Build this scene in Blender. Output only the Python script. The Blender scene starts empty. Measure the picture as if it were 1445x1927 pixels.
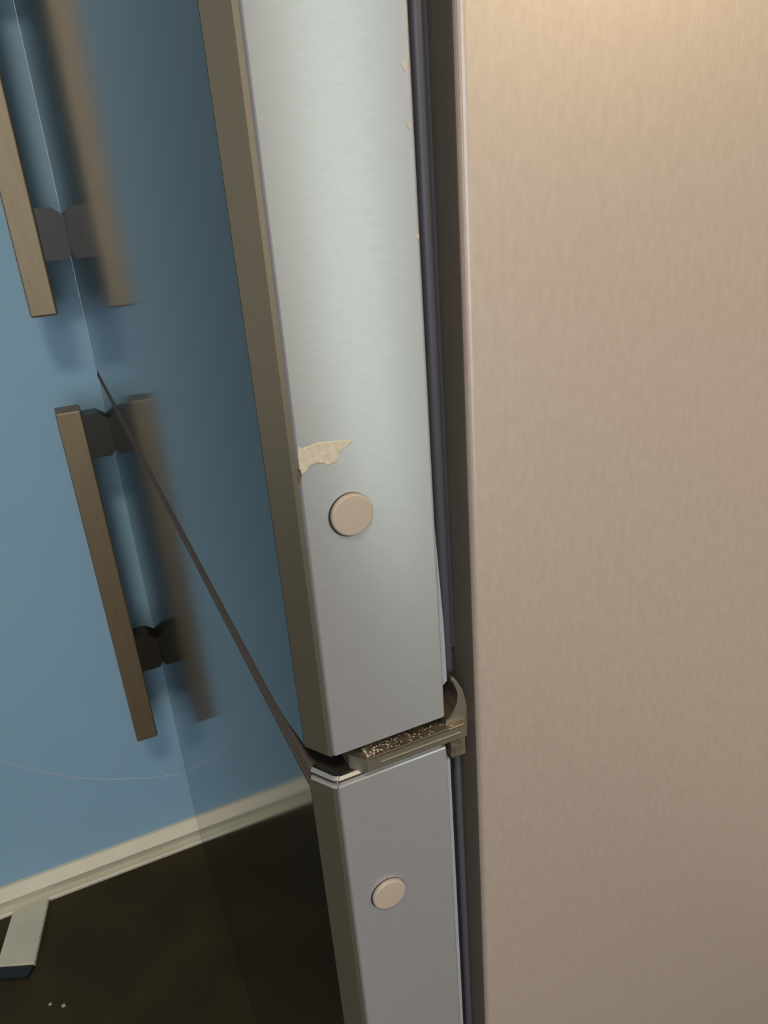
import bpy, bmesh, math, random
from mathutils import Vector, Matrix
random.seed(7)
S = bpy.context.scene
C = S.collection
FL = 0.945                      # camera-level z = 0 in the measurements below; the floor lies at -FL

# ------------------------------------------------------------------ camera
cam_d = bpy.data.cameras.new('camera'); cam = bpy.data.objects.new('camera', cam_d); C.objects.link(cam)
R = ((0.41153092, 0.33495344, -0.84761341), (0.9084622, -0.22531719, 0.35203493), (-0.07306656, -0.914898, -0.39701753))
cam.matrix_world = Matrix(((R[0][0], -R[0][1], -R[0][2], 0.19), (R[1][0], -R[1][1], -R[1][2], 0.0),
                           (R[2][0], -R[2][1], -R[2][2], FL), (0, 0, 0, 1)))
cam_d.sensor_fit = 'VERTICAL'; cam_d.sensor_height = 36.0; cam_d.lens = 1450 / 1927 * 36.0
cam_d.clip_start = 0.01
S.camera = cam

# ------------------------------------------------------------------ world, lights, exposure
w = bpy.data.worlds.new('world'); S.world = w; w.use_nodes = True
w.node_tree.nodes['Background'].inputs[0].default_value = (0.55, 0.75, 1.0, 1)
w.node_tree.nodes['Background'].inputs[1].default_value = 1.0

def area(name, loc, look, sx, sy, power, col, shape='RECTANGLE'):
    l = bpy.data.lights.new(name, 'AREA'); l.shape = shape; l.size = sx; l.size_y = sy; l.energy = power; l.color = col
    o = bpy.data.objects.new(name, l); C.objects.link(o); o.location = loc
    o.rotation_euler = (Vector(look) - Vector(loc)).to_track_quat('-Z', 'Z').to_euler()
    return o
# daylight through the two windows of the room
area('window_daylight', (1.64, 0.715, 1.06), (1.64, -3, 1.06), 0.50, 1.96, 7.2, (0.84, 1.0, 0.80))
area('window_daylight', (2.86, -1.05, 1.25), (-2, -1.05, 1.25), 2.36, 1.86, 42, (0.90, 0.95, 1.0))
# warm lamp on the back wall beside the fridge and an added, unseen warm ceiling fill
def lamp_light(loc, look, d, power, col):
    return area('lamp_glow', loc, look, d, d, power, col, 'DISK')
lamp_light((0.60, 0.66, 1.25), (0.1, 0, 1.1), 0.22, 2.4, (1.0, 0.80, 0.42))
lamp_light((1.0, -0.3, 2.36), (1.0, -0.3, 0), 0.40, 26, (1.0, 0.84, 0.66))
S.view_settings.view_transform = 'Standard'; S.view_settings.look = 'None'
S.view_settings.gamma = 1; S.view_settings.use_curve_mapping = False
S.view_settings.exposure = 0.0

# ------------------------------------------------------------------ helpers
def mat(name, col, metal=0.0, rough=0.5, spec=0.5, aniso=0.0, arot=0.0, coat=0.0):
    m = bpy.data.materials.new(name); m.use_nodes = True
    b = m.node_tree.nodes['Principled BSDF']; i = b.inputs
    i['Base Color'].default_value = (*col, 1); i['Metallic'].default_value = metal; i['Roughness'].default_value = rough
    i['Specular IOR Level'].default_value = spec; i['Anisotropic'].default_value = aniso; i['Anisotropic Rotation'].default_value = arot
    i['Coat Weight'].default_value = coat
    if aniso:
        t = m.node_tree.nodes.new('ShaderNodeTangent'); t.direction_type = 'RADIAL'; t.axis = 'Z'
        m.node_tree.links.new(t.outputs[0], i['Tangent'])
    return m
def vary(m, scale, stretch, lo, hi, target='Base Color', a=None, b=None, detail=4, bump=0.0, bscale=None, bdist=0.0002):
    """procedural noise between two colours (or values) and a fine bump"""
    nt = m.node_tree; N = nt.nodes; L = nt.links; p = N['Principled BSDF']
    tc = N.new('ShaderNodeTexCoord'); mp = N.new('ShaderNodeMapping'); mp.inputs['Scale'].default_value = stretch
    L.new(tc.outputs['Object'], mp.inputs[0])
    if a is not None:
        n = N.new('ShaderNodeTexNoise'); n.inputs['Scale'].default_value = scale; n.inputs['Detail'].default_value = detail
        L.new(mp.outputs[0], n.inputs['Vector'])
        r = N.new('ShaderNodeValToRGB'); r.color_ramp.elements[0].position = lo; r.color_ramp.elements[1].position = hi
        ca = a if isinstance(a, tuple) else (a, a, a); cb = b if isinstance(b, tuple) else (b, b, b)
        r.color_ramp.elements[0].color = (*ca, 1); r.color_ramp.elements[1].color = (*cb, 1)
        L.new(n.outputs[0], r.inputs[0]); L.new(r.outputs[0], p.inputs[target])
    if bump:
        n2 = N.new('ShaderNodeTexNoise'); n2.inputs['Scale'].default_value = bscale or scale; n2.inputs['Detail'].default_value = 3
        mp2 = N.new('ShaderNodeMapping'); mp2.inputs['Scale'].default_value = stretch
        L.new(tc.outputs['Object'], mp2.inputs[0]); L.new(mp2.outputs[0], n2.inputs['Vector'])
        bp = N.new('ShaderNodeBump'); bp.inputs['Strength'].default_value = bump; bp.inputs['Distance'].default_value = bdist
        L.new(n2.outputs[0], bp.inputs['Height']); L.new(bp.outputs[0], p.inputs['Normal'])
    return m

M = {}
M['door_steel'] = vary(mat('door_steel', (0.50, 0.51, 0.52), 0.52, 0.25, aniso=0.8, arot=0.25), 300, (1, .5, 3), 0.3, 0.7, a=(0.36, 0.365, 0.395), b=(0.38, 0.385, 0.415), bump=0.16, bscale=2600, bdist=0.00004)
M['trim_steel'] = vary(mat('trim_steel', (0.36, 0.33, 0.27), 0.9, 0.33), 2500, (1, 1, 1), 0.3, 0.7, a=(0.42, 0.385, 0.315), b=(0.46, 0.425, 0.35))
M['bright_steel'] = mat('bright_steel', (0.85, 0.82, 0.78), 1.0, 0.22)
M['panel'] = vary(mat('panel_paint', (0.58, 0.50, 0.44), 0.40, 0.42), 420, (1, 1, 0.45), 0.35, 0.72, a=(0.415, 0.345, 0.305), b=(0.445, 0.375, 0.335), bump=0.45, bscale=1500, bdist=0.00007)
M['glass'] = mat('black_glass', (0.006, 0.008, 0.009), 0.0, 0.10, spec=0.5)
M['gasket'] = mat('gasket_rubber', (0.045, 0.045, 0.058), 0.0, 0.42)
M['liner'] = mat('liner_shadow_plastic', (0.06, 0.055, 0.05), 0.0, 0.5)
M['lip'] = mat('liner_plastic', (0.24, 0.25, 0.30), 0.0, 0.45)
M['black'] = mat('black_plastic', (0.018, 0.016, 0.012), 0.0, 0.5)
M['body'] = mat('cabinet_steel', (0.22, 0.20, 0.18), 0.3, 0.5)
M['cap'] = vary(mat('cap_plastic', (0.52, 0.43, 0.34), 0.0, 0.42), 600, (1, 1, 1), 0.3, 0.7, a=(0.315, 0.268, 0.222), b=(0.335, 0.285, 0.238))
M['residue'] = vary(mat('dried_residue', (0.62, 0.52, 0.38), 0.0, 0.6), 500, (1, 1, 1), 0.35, 0.65, a=(0.38, 0.33, 0.26), b=(0.46, 0.41, 0.335), bump=0.25, bscale=700, bdist=0.0003)
M['hinge'] = vary(mat('hinge_steel', (0.30, 0.28, 0.23), 0.85, 0.42), 350, (1, 1, 1), 0.4, 0.7, a=(0.20, 0.16, 0.11), b=(0.38, 0.33, 0.26))
M['hinge_side'] = mat('hinge_edge_steel', (0.27, 0.25, 0.205), 0.8, 0.40)
M['dirt'] = vary(mat('grime', (0.08, 0.06, 0.04), 0.0, 0.8), 500, (1, 1, 1), 0.4, 0.6, a=(0.035, 0.025, 0.015), b=(0.20, 0.15, 0.10))
M['handle'] = vary(mat('handle_metal', (0.40, 0.30, 0.18), 0.6, 0.42), 300, (1, 1, 0.1), 0.3, 0.7, a=(0.20, 0.152, 0.09), b=(0.225, 0.172, 0.105))
M['bracket'] = mat('bracket_metal', (0.022, 0.018, 0.012), 0.3, 0.35)
M['wall_blue'] = vary(mat('blue_wall_paint', (0.20, 0.40, 0.60), 0.0, 0.6), 3, (1, 1, 1), 0.3, 0.7, a=(0.205, 0.355, 0.475), b=(0.225, 0.38, 0.505), bump=0.1, bscale=250, bdist=0.0005)
M['wall_cream'] = vary(mat('cream_wall_paint', (0.74, 0.64, 0.52), 0.0, 0.6), 3, (1, 1, 1), 0.3, 0.7, a=(0.64, 0.57, 0.49), b=(0.68, 0.61, 0.53), bump=0.1, bscale=250, bdist=0.0005)
M['wall_tan'] = mat('tan_wall_paint', (0.42, 0.33, 0.20), 0.0, 0.6)
M['trim_dark'] = mat('dark_trim', (0.075, 0.062, 0.055), 0.0, 0.75, spec=0.15)
M['frame_shade'] = mat('shaded_frame_paint', (0.15, 0.13, 0.11), 0.2, 0.5)  # cabinet front flange: the shade of the door gap is in this colour
M['brown'] = mat('horn_inner_brown', (0.045, 0.032, 0.02), 0.0, 0.7)  # plain dark brown for the inner faces of the hinge lug
M['ceiling'] = mat('ceiling_paint', (0.8, 0.78, 0.74), 0.0, 0.7)
M['white'] = vary(mat('white_gloss_paint', (0.70, 0.68, 0.56), 0.0, 0.4), 20, (1, 1, 1), 0.3, 0.7, a=(0.52, 0.50, 0.39), b=(0.58, 0.56, 0.44))
M['floor'] = vary(mat('dark_floor', (0.03, 0.022, 0.012), 0.0, 0.75, spec=0.2), 6, (1, 1, 1), 0.3, 0.75, a=(0.020, 0.014, 0.006), b=(0.050, 0.038, 0.017), bump=0.2, bscale=60, bdist=0.001)
M['foot'] = mat('dark_foot', (0.010, 0.012, 0.012), 0.0, 0.4)
M['crumb'] = mat('crumb', (0.35, 0.30, 0.24), 0.0, 0.7)
M['scuff'] = mat('scuff', (0.36, 0.42, 0.55), 0.0, 0.6)
gm = mat('window_glass', (1, 1, 1), 0.0, 0.0); gm.node_tree.nodes['Principled BSDF'].inputs['Transmission Weight'].default_value = 1; M['pane'] = gm

def link(name, bm, m, parent=None, smooth=False, mats=None):
    bmesh.ops.recalc_face_normals(bm, faces=bm.faces[:])
    me = bpy.data.meshes.new(name); bm.to_mesh(me); bm.free()
    for k in (mats or [m]): me.materials.append(M[k])
    if smooth:
        for p in me.polygons: p.use_smooth = True
    o = bpy.data.objects.new(name, me); C.objects.link(o)
    if parent is not None: o.parent = parent
    return o
def lift(bm):
    bmesh.ops.translate(bm, vec=(0, 0, FL), verts=bm.verts[:]); return bm
def box(bm, x0, x1, y0, y1, z0, z1, bev=0.0, seg=2):
    r = bmesh.ops.create_cube(bm, size=1.0)
    vs = r['verts']
    for v in vs:
        v.co = Vector(((x0 + x1) / 2 + v.co.x * (x1 - x0), (y0 + y1) / 2 + v.co.y * (y1 - y0), (z0 + z1) / 2 + v.co.z * (z1 - z0)))
    if bev:
        es = list({e for v in vs for e in v.link_edges})
        bmesh.ops.bevel(bm, geom=es, offset=bev, segments=seg, affect='EDGES', profile=0.5)
    return bm
def bx(*a, **k): return lift(box(bmesh.new(), *a, **k))
def stack(bm, rings, cap0=True, cap1=True, mat_last=None):
    """rings: lists of 3D points of equal length, joined into a closed skin"""
    vr = [[bm.verts.new(p) for p in r] for r in rings]
    n = len(vr[0])
    for k, (a, b) in enumerate(zip(vr, vr[1:])):
        for i in range(n):
            bm.faces.new((a[i], a[(i + 1) % n], b[(i + 1) % n], b[i]))
    if cap0: bm.faces.new(vr[0][::-1])
    if cap1: bm.faces.new(vr[-1])
    return bm
def prism(bm, pts, axis, a, b):
    f = {'x': lambda p, t: (t, p[0], p[1]), 'y': lambda p, t: (p[0], t, p[1]), 'z': lambda p, t: (p[0], p[1], t)}[axis]
    return stack(bm, [[f(p, a) for p in pts], [f(p, b) for p in pts]])
def tube(bm, pts, r, seg=10, cap_round=False):
    pts = [Vector(p) for p in pts]; rings = []
    for i, p in enumerate(pts):
        d = (pts[min(i + 1, len(pts) - 1)] - pts[max(i - 1, 0)]).normalized()
        up = Vector((0, 0, 1)) if abs(d.z) < 0.9 else Vector((1, 0, 0))
        u = d.cross(up).normalized(); v = d.cross(u)
        rr = r[i] if isinstance(r, (list, tuple)) else r
        rings.append([p + (u * math.cos(2 * math.pi * k / seg) + v * math.sin(2 * math.pi * k / seg)) * rr for k in range(seg)])
    return stack(bm, rings)
def tag(o, label=None, cat=None, group=None, kind=None):
    if label: o['label'] = label
    if cat: o['category'] = cat
    if group: o['group'] = group
    if kind: o['kind'] = kind
    return o
def empty(name, loc):
    o = bpy.data.objects.new(name, None); C.objects.link(o); o.location = loc; o.empty_display_size = 0.1; return o

# ------------------------------------------------------------------ the room
XL, XR, YF, YB, H = -0.81, 2.9, -2.6, 0.75, 2.45
tag(link('floor', box(bmesh.new(), XL - .1, XR + .1, YF - .1, YB + .1, -0.1, 0), 'floor'), 'dark brown dirty floor', kind='structure')
tag(link('ceiling', box(bmesh.new(), XL - .1, XR + .1, YF - .1, YB + .1, H, H + .1), 'ceiling'), kind='structure')
wl = tag(link('wall_left', box(bmesh.new(), XL - .1, XL, YF - .1, YB + .1, 0, H), 'wall_blue'), 'blue painted wall beyond the fridge', kind='structure')
tag(link('wall_front', box(bmesh.new(), XL, XR, YF - .1, YF, 0, H), 'wall_tan'), kind='structure')
def wall_hole(name, axis, a0, a1, t0, t1, h0, h1, z0, z1, m):
    bm = bmesh.new()
    for (p, q, r, s) in ((a0, h0, 0, H), (h1, a1, 0, H), (h0, h1, 0, z0), (h0, h1, z1, H)):
        if axis == 'x': box(bm, p, q, t0, t1, r, s)
        else: box(bm, t0, t1, p, q, r, s)
    return tag(link(name, bm, m), kind='structure')
wall_hole('wall_back', 'x', XL, XR, YB, YB + .1, 1.37, 1.91, 0.06, 2.06, 'wall_cream')
wall_hole('wall_right', 'y', YF, YB, XR, XR + .1, -2.25, 0.15, 0.30, 2.20, 'wall_cream')
def window(name, axis, h0, h1, z0, z1, t):
    bm = bmesh.new(); b = 0.045
    rects = ((h0, h0 + b, z0, z1), (h1 - b, h1, z0, z1), (h0 + b, h1 - b, z0, z0 + b), (h0 + b, h1 - b, z1 - b, z1))
    for (p, q, r, s) in rects:
        if axis == 'x': box(bm, p, q, t + .02, t + .08, r, s, 0.004)
        else: box(bm, t + .02, t + .08, p, q, r, s, 0.004)
    o = tag(link(name, bm, 'white'), kind='structure')
    g = bmesh.new()
    if axis == 'x': box(g, h0 + b, h1 - b, t + .045, t + .05, z0 + b, z1 - b)
    else: box(g, t + .045, t + .05, h0 + b, h1 - b, z0 + b, z1 - b)
    link('pane', g, 'pane', o)
window('window_1', 'x', 1.37, 1.91, 0.06, 2.06, YB)
window('window_2', 'y', -2.25, 0.15, 0.30, 2.20, XR)
# baseboard on the blue wall: front undercut so that it turns out darker, sloped top, thin lip at the foot
bb = bmesh.new()
prism(bb, [(XL, 0), (XL + .021, 0), (XL + .0215, .004), (XL + .0200, .0060), (XL + .0105, .0075), (XL + .0185, .026), (XL + .013, .0305), (XL + .004, .038), (XL, .039)], 'y', 0, 1)
for v in bb.verts: v.co = Vector((v.co.x, YF if v.co.y < .5 else YB, v.co.z))
tag(link('baseboard_left', bb, 'white'), 'cream painted baseboard with a thin lip at its foot', kind='structure')
# faint curved scuff on the blue wall
sc = [(-.2136, -.668), (-.1836, -.6948), (-.1497, -.7246), (-.1073, -.7569), (-.0609, -.7826), (-.0035, -.8052), (.0426, -.8173)]
sb = bmesh.new(); tube(sb, [(XL + .0002, y, z + FL) for y, z in sc], 0.0009, 6)
tag(link('scuff_line', sb, 'scuff', wl), 'faint pinkish curved line on the blue wall')

# ------------------------------------------------------------------ the fridge
W = 0.765
fr = tag(empty('refrigerator', (-W / 2, 0.38, 0)), 'two-door fridge with mirror-black fronts, grey steel door edges and a beige metallic side', 'refrigerator')
fr_off = Vector(fr.location)
def part(name, bm, m, parent=None, label=None, smooth=False, mats=None, centre=None):
    """link a part; its mesh is shifted so that world placement survives the parent's offset"""
    o = link(name, bm, m, None, smooth, mats)
    o.parent = parent or fr
    o.matrix_parent_inverse = Matrix.Translation(-fr_off) if (parent is None or parent == fr) else Matrix.Identity(4)
    if label: o['label'] = label
    return o
# cabinet
YC = 0.108
part('cabinet_body', bx(-W + .004, -.0035, YC + .0015, .70, -.905, .80), 'body')
def side_profile(sgn):
    xo = 0.0 if sgn > 0 else -W
    r = 0.0026; pts = []
    cx, cy = -r, YC + r
    for k in range(7):
        a = -math.pi / 2 + k * math.pi / 12
        pts.append((cx + r * math.cos(a), cy + r * math.sin(a)))
    pts = [(-.022, YC)] + pts + [(0, .70), (-.0032, .70), (-.0032, YC + .0014), (-.022, YC + .0014)]
    return [(p[0], p[1]) for p in pts] if sgn > 0 else [(-W - p[0], p[1]) for p in pts]
sp = lift(prism(bmesh.new(), side_profile(1), 'z', -.905, .803))
sp = part('side_panel', sp, 'panel', mats=['panel', 'frame_shade'], label='beige metallic side panel with fine grain')
for p in sp.data.polygons: p.material_index = 1 if (p.center.x < -.002 and p.center.y < YC + .002) else 0
part('side_panel', lift(prism(bmesh.new(), side_profile(-1), 'z', -.905, .803)), 'panel')
part('cabinet_top', bx(-W, 0, YC, .70, .803, .812, bev=.002), 'panel')
part('plinth', bx(-W + .02, -.02, .125, .68, -.928, -.905), 'black')
for x in (-.06, -W + .06):
    for y in (.15, .64):
        b = bmesh.new(); bmesh.ops.create_cone(b, cap_ends=True, segments=20, radius1=.018, radius2=.014, depth=.020, matrix=Matrix.Translation((x, y, .010)))
        part('foot', b, 'black')

half = [(-.0090, .0485), (-.0013, .0535), (-.0004, .0546), (-.0010, .0549), (-.0002, .0552), (0, .0555), (0, .0944), (-.00006, .0947), (-.0002, .0950), (-.0005, .0953), (-.0010, .0955), (-.004, .0955)]
def plan(inset=0.0):
    l = []
    for (x, y) in half:
        yy = y
        if inset: yy = y + inset * max(0, (.075 - y) / .0265) - inset * max(0, (y - .075) / .0205)
        l.append((x - inset, yy))
    return l + [(-W - x, y) for x, y in reversed(l)]
def ring(inset, z): return [(x, y, z + FL) for x, y in plan(inset)]

def make_handle(door, z0, z1, zb):
    t = 0.0
    part('handle_bar', bx(-.754, -.722, -.0062, .0212, z0, z1, bev=.0022, seg=3), 'handle', door, label='brushed bronze-grey handle bar')
    for z in zb:
        b = bmesh.new()      # block stepping in where it meets the glass
        prism(b, [(.0205, z + .026), (.0375, z + .026), (.0450, z + .020), (.0484, z + .018), (.0484, z - .019), (.0445, z - .026), (.0205, z - .026)], 'x', -.751, -.7235)
        bmesh.ops.bevel(b, geom=b.edges[:], offset=.0008, segments=2, affect='EDGES')
        part('handle_bracket', lift(b), 'bracket', door, label='dark handle bracket')

# upper door
ub = bmesh.new()
stack(ub, [ring(.0006, -.1694), ring(0, -.1688), ring(0, .7994), ring(.0006, .80)])
ud = part('door', ub, 'door_steel', mats=['door_steel', 'trim_dark'], label='upper fridge door with mirror-black front')
def dark_front(o):
    for p in o.data.polygons:
        if abs(p.center.x + W / 2) < .01 and p.center.y < .054: p.material_index = 1
dark_front(ud)
def chamfer_trim(name, z0, z1, door):
    # metal frame strip wrapping the front corner, on the chamfer
    for s in (1, -1):
        q = [(-.0094, .0481), (-.0012, .05335), (-.0003, .05455), (-.0012, .0549), (-.0095, .0500)]
        if s < 0: q = [(-W - x, y) for x, y in q]
        part(name, lift(prism(bmesh.new(), q, 'z', z0, z1)), 'trim_steel', door)
chamfer_trim('edge_trim', -.1690, .7996, ud)
g = bmesh.new()
prism(g, [(-.0098, -.1695), (-.018, -.1705), (-.030, -.1735), (-.045, -.1752), (-W + .0098, -.1752), (-W + .0098, .795), (-.0098, .795)], 'y', .0482, .0515)
bmesh.ops.bevel(g, geom=[e for e in g.edges if abs(e.verts[0].co.y - .0482) < 1e-6 and abs(e.verts[1].co.y - .0482) < 1e-6], offset=.0005, segments=1, affect='EDGES')
part('glass_front', lift(g), 'glass', ud)
tb = bmesh.new()
prism(tb, [(-.014, -.1694), (-.030, -.1738), (-.045, -.1758), (-W + .0098, -.1758), (-W + .0098, -.1694)], 'y', .0483, .0600)
part('bottom_trim', lift(tb), 'trim_dark', ud)
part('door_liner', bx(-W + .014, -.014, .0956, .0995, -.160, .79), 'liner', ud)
def gasket_parts(door, z0, z1, zl0, yb=.1012):
    part('gasket', bx(-W + .010, -.0135, .0975, .1072, z0 + .006, z1), 'gasket', door)
    r = .0021
    zs = [z0, z0 + .0004, z0 + .0012, z0 + .0025, (z0 + z1) / 2, z1]
    rs = [.0005, r * .6, r * .9, r, r, r]
    tbm = bmesh.new(); tube(tbm, [(-.0085, yb, z + FL) for z in zs], rs, 14)
    part('gasket_bead', tbm, 'gasket', door, smooth=True)
gasket_parts(ud, -.1585, .79, 0)
lp = bmesh.new(); prism(lp, [(.0955, -.1585), (.0978, -.1565), (.0976, -.135), (.0962, -.100), (.0955, -.090)], 'x', -.0050, -.0022)
part('gasket_lip', lift(lp), 'lip', ud)

def plug(door, z, r=.0064, tilt=0.0):
    b = bmesh.new(); rings = []
    for (rr, x) in ((r * .94, -.0002), (r, .0003), (r, .0011), (r * .97, .0015), (r * .91, .00172), (r * .4, .00180)):
        rings.append([(x, .0687 + rr * math.cos(a * math.pi / 24), z + FL + rr * math.sin(a * math.pi / 24)) for a in range(48)])
    stack(b, rings)
    part('plug_cap', b, 'cap', door, label='round beige plastic plug cap', smooth=False)
plug(ud, -.0870)
# dried residue stuck on the edge above the plug
def plug_shadow(door, z):  # thin black disc stands in for the shadow ring around the cap
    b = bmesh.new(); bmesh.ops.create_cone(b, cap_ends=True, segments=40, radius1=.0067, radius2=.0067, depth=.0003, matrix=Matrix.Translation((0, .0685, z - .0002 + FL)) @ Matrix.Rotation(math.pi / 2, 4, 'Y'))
    part('plug_shadow', b, 'black', door, label='dark disc standing in for the shadow around the plug cap')
plug_shadow(ud, -.0870)
def blob(pts, x0, h, seed, name, door, label, m='residue'):
    rnd = random.Random(seed); out = []
    P = [Vector(p) for p in pts]
    for i, p in enumerate(P):
        q = P[(i + 1) % len(P)]; n = 6
        for k in range(n):
            t = k / n; v = p.lerp(q, t); j = (q - p).length * .05
            out.append((v.x + rnd.uniform(-j, j), v.y + rnd.uniform(-j, j)))
    c = sum((Vector(o) for o in out), Vector((0, 0))) / len(out)
    b = bmesh.new()
    sh = lambda f, x: [(x, c.x + (o[0] - c.x) * f, c.y + (o[1] - c.y) * f + FL) for o in out]
    stack(b, [sh(1, x0), sh(.99, x0 + h * .6), sh(.93, x0 + h)])
    part(name, b, m, door, label=label)
res = [(.0555, -.0640), (.0565, -.0650), (.0590, -.0644), (.0625, -.0642), (.0660, -.0646), (.0685, -.0650), (.0716, -.0655), (.0698, -.0668), (.0684, -.0675),
       (.0668, -.0682), (.0668, -.0700), (.0655, -.0709), (.0632, -.0711), (.0622, -.0702), (.0605, -.0698), (.0582, -.0700), (.0566, -.0714), (.0554, -.0722), (.0552, -.0690)]
blob(res, -.0001, .00035, 3, 'dried_residue', ud, 'tan torn residue patch above the plug cap')
for (y, z, s) in ((.0935, .024, .0011), (.0938, .0112, .0008), (.0945, -.0146, .0007)):
    blob([(y - s, z + s * .6), (y + s * .3, z + s), (y + s * .7, z - s * .3), (y - s * .2, z - s)], -.0001, .0002, 5, 'residue_spot', ud, 'small tan spot at the rear edge')
for (y, z) in ((.0555, -.0690), (.0553, -.0716), (.0552, -.0735)):
    blob([(y - .0004, z + .0012), (y + .0005, z + .0009), (y + .0004, z - .0011), (y - .0004, z - .0009)], -.0004, .0005, int(-z * 1e4), 'dent', ud, 'dark nick in the door edge', 'dirt')
make_handle(ud, -.109, .34, (-.0285, .26))

# lower door
lb = bmesh.new()
stack(lb, [ring(.0006, -.9250), ring(0, -.9244), ring(0, -.1824), ring(.0003, -.1819), ring(.0011, -.1817), ring(.0011, -.1808)])
ld = part('door', lb, 'door_steel', mats=['door_steel', 'trim_dark'], label='lower fridge door with mirror-black front')
dark_front(ld)
capb = bmesh.new()
stack(capb, [ring(.0009, -.1809), ring(.0002, -.1804), ring(.0002, -.1796), ring(.0012, -.1788), ring(.0018, -.1788), ring(.0040, -.1806)])
tr = part('top_rim', capb, 'bright_steel', ld, mats=['bright_steel', 'trim_dark'], label='bright rim around the top of the lower door')
for p in tr.data.polygons: p.material_index = 1 if (p.center.x < -.0095 and p.center.x > -W + .0095 and p.center.y < .06) else 0
rb = bmesh.new(); stack(rb, [ring(.0036, -.1806), ring(.0036, -.1797), ring(.0060, -.1801)])
part('top_recess', rb, 'black', ld)
chamfer_trim('edge_trim', -.9246, -.1826, ld)
g = bmesh.new(); prism(g, [(-.0098, -.9200), (-W + .0098, -.9200), (-W + .0098, -.1865), (-.0098, -.1865)], 'y', .0482, .0515)
bmesh.ops.bevel(g, geom=[e for e in g.edges if abs(e.verts[0].co.y - .0482) < 1e-6 and abs(e.verts[1].co.y - .0482) < 1e-6], offset=.0005, segments=1, affect='EDGES')
part('glass_front', lift(g), 'glass', ld)
tb = bmesh.new(); prism(tb, [(.0480, -.1864), (.0480, -.1844), (.0505, -.1820), (.0560, -.1817), (.0560, -.1864)], 'x', -W + .0094, -.0094)
part('top_trim', lift(tb), 'trim_dark', ld)
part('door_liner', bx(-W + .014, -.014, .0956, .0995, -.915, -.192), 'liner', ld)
r0 = bmesh.new()
part('gasket', bx(-W + .010, -.0135, .0975, .1072, -.915, -.194), 'gasket', ld)
tbm = bmesh.new(); tube(tbm, [(-.0075, .1030, z + FL) for z in (-.915, -.5, -.1915, -.1905, -.1900)], [.0015, .0015, .0015, .0012, .0006], 14)
part('gasket_bead', tbm, 'gasket', ld, smooth=True)
part('gasket_lip', bx(-.0050, -.0024, .0955, .0976, -.915, -.190), 'lip', ld)
plug(ld, -.2370)
plug_shadow(ld, -.2370)
make_handle(ld, -.672, -.2135, (-.247, -.5425))

# hinge between the doors
hb = bmesh.new()
prism(hb, [(.0016, .0648), (-.0035, .0608), (-.034, .0608), (-.034, .1078), (-.006, .1078), (-.001, .1040), (.0016, .1026)], 'z', -.1792, -.1734)
bmesh.ops.bevel(hb, geom=[e for e in hb.edges if e.verts[0].co.x > -.0005 and e.verts[1].co.x > -.0005], offset=.00035, segments=2, affect='EDGES')
hg = part('hinge_plate', lift(hb), 'hinge', mats=['hinge_side', 'hinge'], label='worn steel hinge plate between the two doors')
for p in hg.data.polygons: p.material_index = 1 if p.normal.z > .9 else 0
hn = bmesh.new()
prism(hn, [(.0991, -.1543), (.1011, -.1575), (.1027, -.1612), (.1038, -.1655), (.1040, -.1690), (.1036, -.1745), (.0950, -.1745), (.0965, -.1712), (.0990, -.1690), (.1008, -.1655), (.1012, -.1618), (.1004, -.1585), (.0986, -.1558)], 'x', -.014, -.0004)
bmesh.ops.bevel(hn, geom=[e for e in hn.edges if e.verts[0].co.x > -.001 and e.verts[1].co.x > -.001], offset=.0005, segments=1, affect='EDGES')
hh = part('hinge_horn', lift(hn), 'hinge_side', hg, mats=['hinge_side', 'brown'], label='curved upright lug of the hinge')
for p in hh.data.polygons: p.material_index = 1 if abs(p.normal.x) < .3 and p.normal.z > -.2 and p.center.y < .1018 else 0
part('hinge_block', bx(-.018, .0004, .0970, .1026, -.1878, -.1788, bev=.0006), 'hinge', hg)
part('ridge_highlight', bx(.0010, .0019, .0700, .1000, -.17665, -.17635), 'bright_steel', hg, label='bright strip for the highlight on the scratched hinge edge')  # bright steel strip draws the light line on the ridge of the hinge face
part('ridge_highlight', bx(.0010, .00172, .0655, .1015, -.17385, -.17350), 'bright_steel', hg)  # bright strip stands in for the highlight on the upper bevel
b = bmesh.new(); bmesh.ops.create_cone(b, cap_ends=True, segments=28, radius1=.009, radius2=.009, depth=.0085, matrix=Matrix.Translation((-.016, .072, -.1735)))
part('hinge_pin', lift(b), 'hinge_side', hg)
# grime lying on the hinge plate
gb = bmesh.new(); rnd = random.Random(11)
for k in range(150):
    y = .066 + rnd.random() ** 3 * .032; x = rnd.uniform(-.004, .0006); s = rnd.uniform(.00012, .00035)
    bmesh.ops.create_icosphere(gb, subdivisions=1, radius=s, matrix=Matrix.Translation((x, y, -.1734)) @ Matrix.Diagonal((1, 1.3, .4, 1)))
tag(part('grime', lift(gb), 'residue', hg, label='crusty tan grime on the hinge plate'), kind='stuff')

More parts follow.
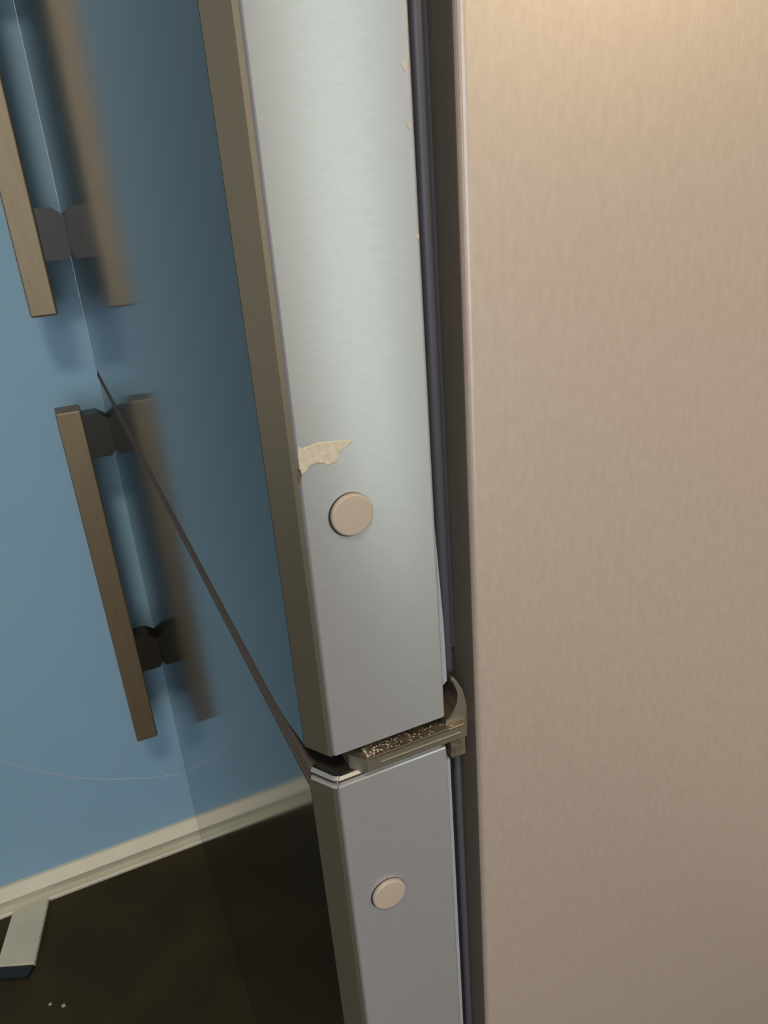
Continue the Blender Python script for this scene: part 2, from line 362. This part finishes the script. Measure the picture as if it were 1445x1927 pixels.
# ------------------------------------------------------------------ floor things
ws = tag(empty('door_stop', (-.73, -.21, 0)), 'low flat white block with a dark end, lying on the floor against the baseboard', 'door stop')
wb = bmesh.new(); prism(wb, [(-.7880, -.2270), (-.7880, -.1775), (-.6835, -.2000), (-.7040, -.2480)], 'z', 0, .007)
bmesh.ops.bevel(wb, geom=wb.edges[:], offset=.0012, segments=2, affect='EDGES')
wo = link('block', wb, 'white'); wo.parent = ws; wo.matrix_parent_inverse = Matrix.Translation((.73, .21, 0))
wb = bmesh.new(); prism(wb, [(-.7038, -.2478), (-.6838, -.2002), (-.6680, -.2100), (-.6860, -.2530)], 'z', 0, .0055)
bmesh.ops.bevel(wb, geom=wb.edges[:], offset=.0012, segments=2, affect='EDGES')
wo = link('end_cap', wb, 'foot'); wo.parent = ws; wo.matrix_parent_inverse = Matrix.Translation((.73, .21, 0)); wo['label'] = 'dark rubber end'
def crumb(x, y, s, label):
    b = bmesh.new(); bmesh.ops.create_icosphere(b, subdivisions=2, radius=s)
    rr = random.Random(int(x * -1e5))
    for v in b.verts: v.co *= rr.uniform(.75, 1.15)
    for v in b.verts: v.co.z = max(v.co.z * .6, -s * .3)
    o = link('crumb', b, 'crumb'); o.location = (x, y, s * .3)
    tag(o, label, 'crumb', 'crumbs on the dark floor')
crumb(-.6174, -.1841, .0022, 'pale crumb on the dark floor, nearer the left edge of the photo')
crumb(-.6070, -.1684, .0028, 'duller larger crumb on the dark floor, right of the pale one')

# ------------------------------------------------------------------ wall lamp and added ceiling fill (outside the photograph)
M['opal'] = mat('opal_glass', (0.9, 0.85, 0.7), 0.0, 0.4)
def disc_lamp(name, loc, axis, r, label):
    e = tag(empty(name, loc), label, 'lamp')
    b = bmesh.new(); bmesh.ops.create_cone(b, cap_ends=True, segments=32, radius1=r * .8, radius2=r, depth=.05)
    o = link('shade', b, 'opal'); o.parent = e; o.rotation_euler = axis
    return e
disc_lamp('wall_lamp', (0.61, 0.72, 1.27), (math.pi / 2, 0, 0), .13, 'round warm wall lamp on the cream wall right of the fridge')
disc_lamp('ceiling_fill', (1.0, -0.3, 2.42), (0, 0, 0), .22, 'added unseen round fill lamp at the ceiling')  # added for overall warm light, out of view
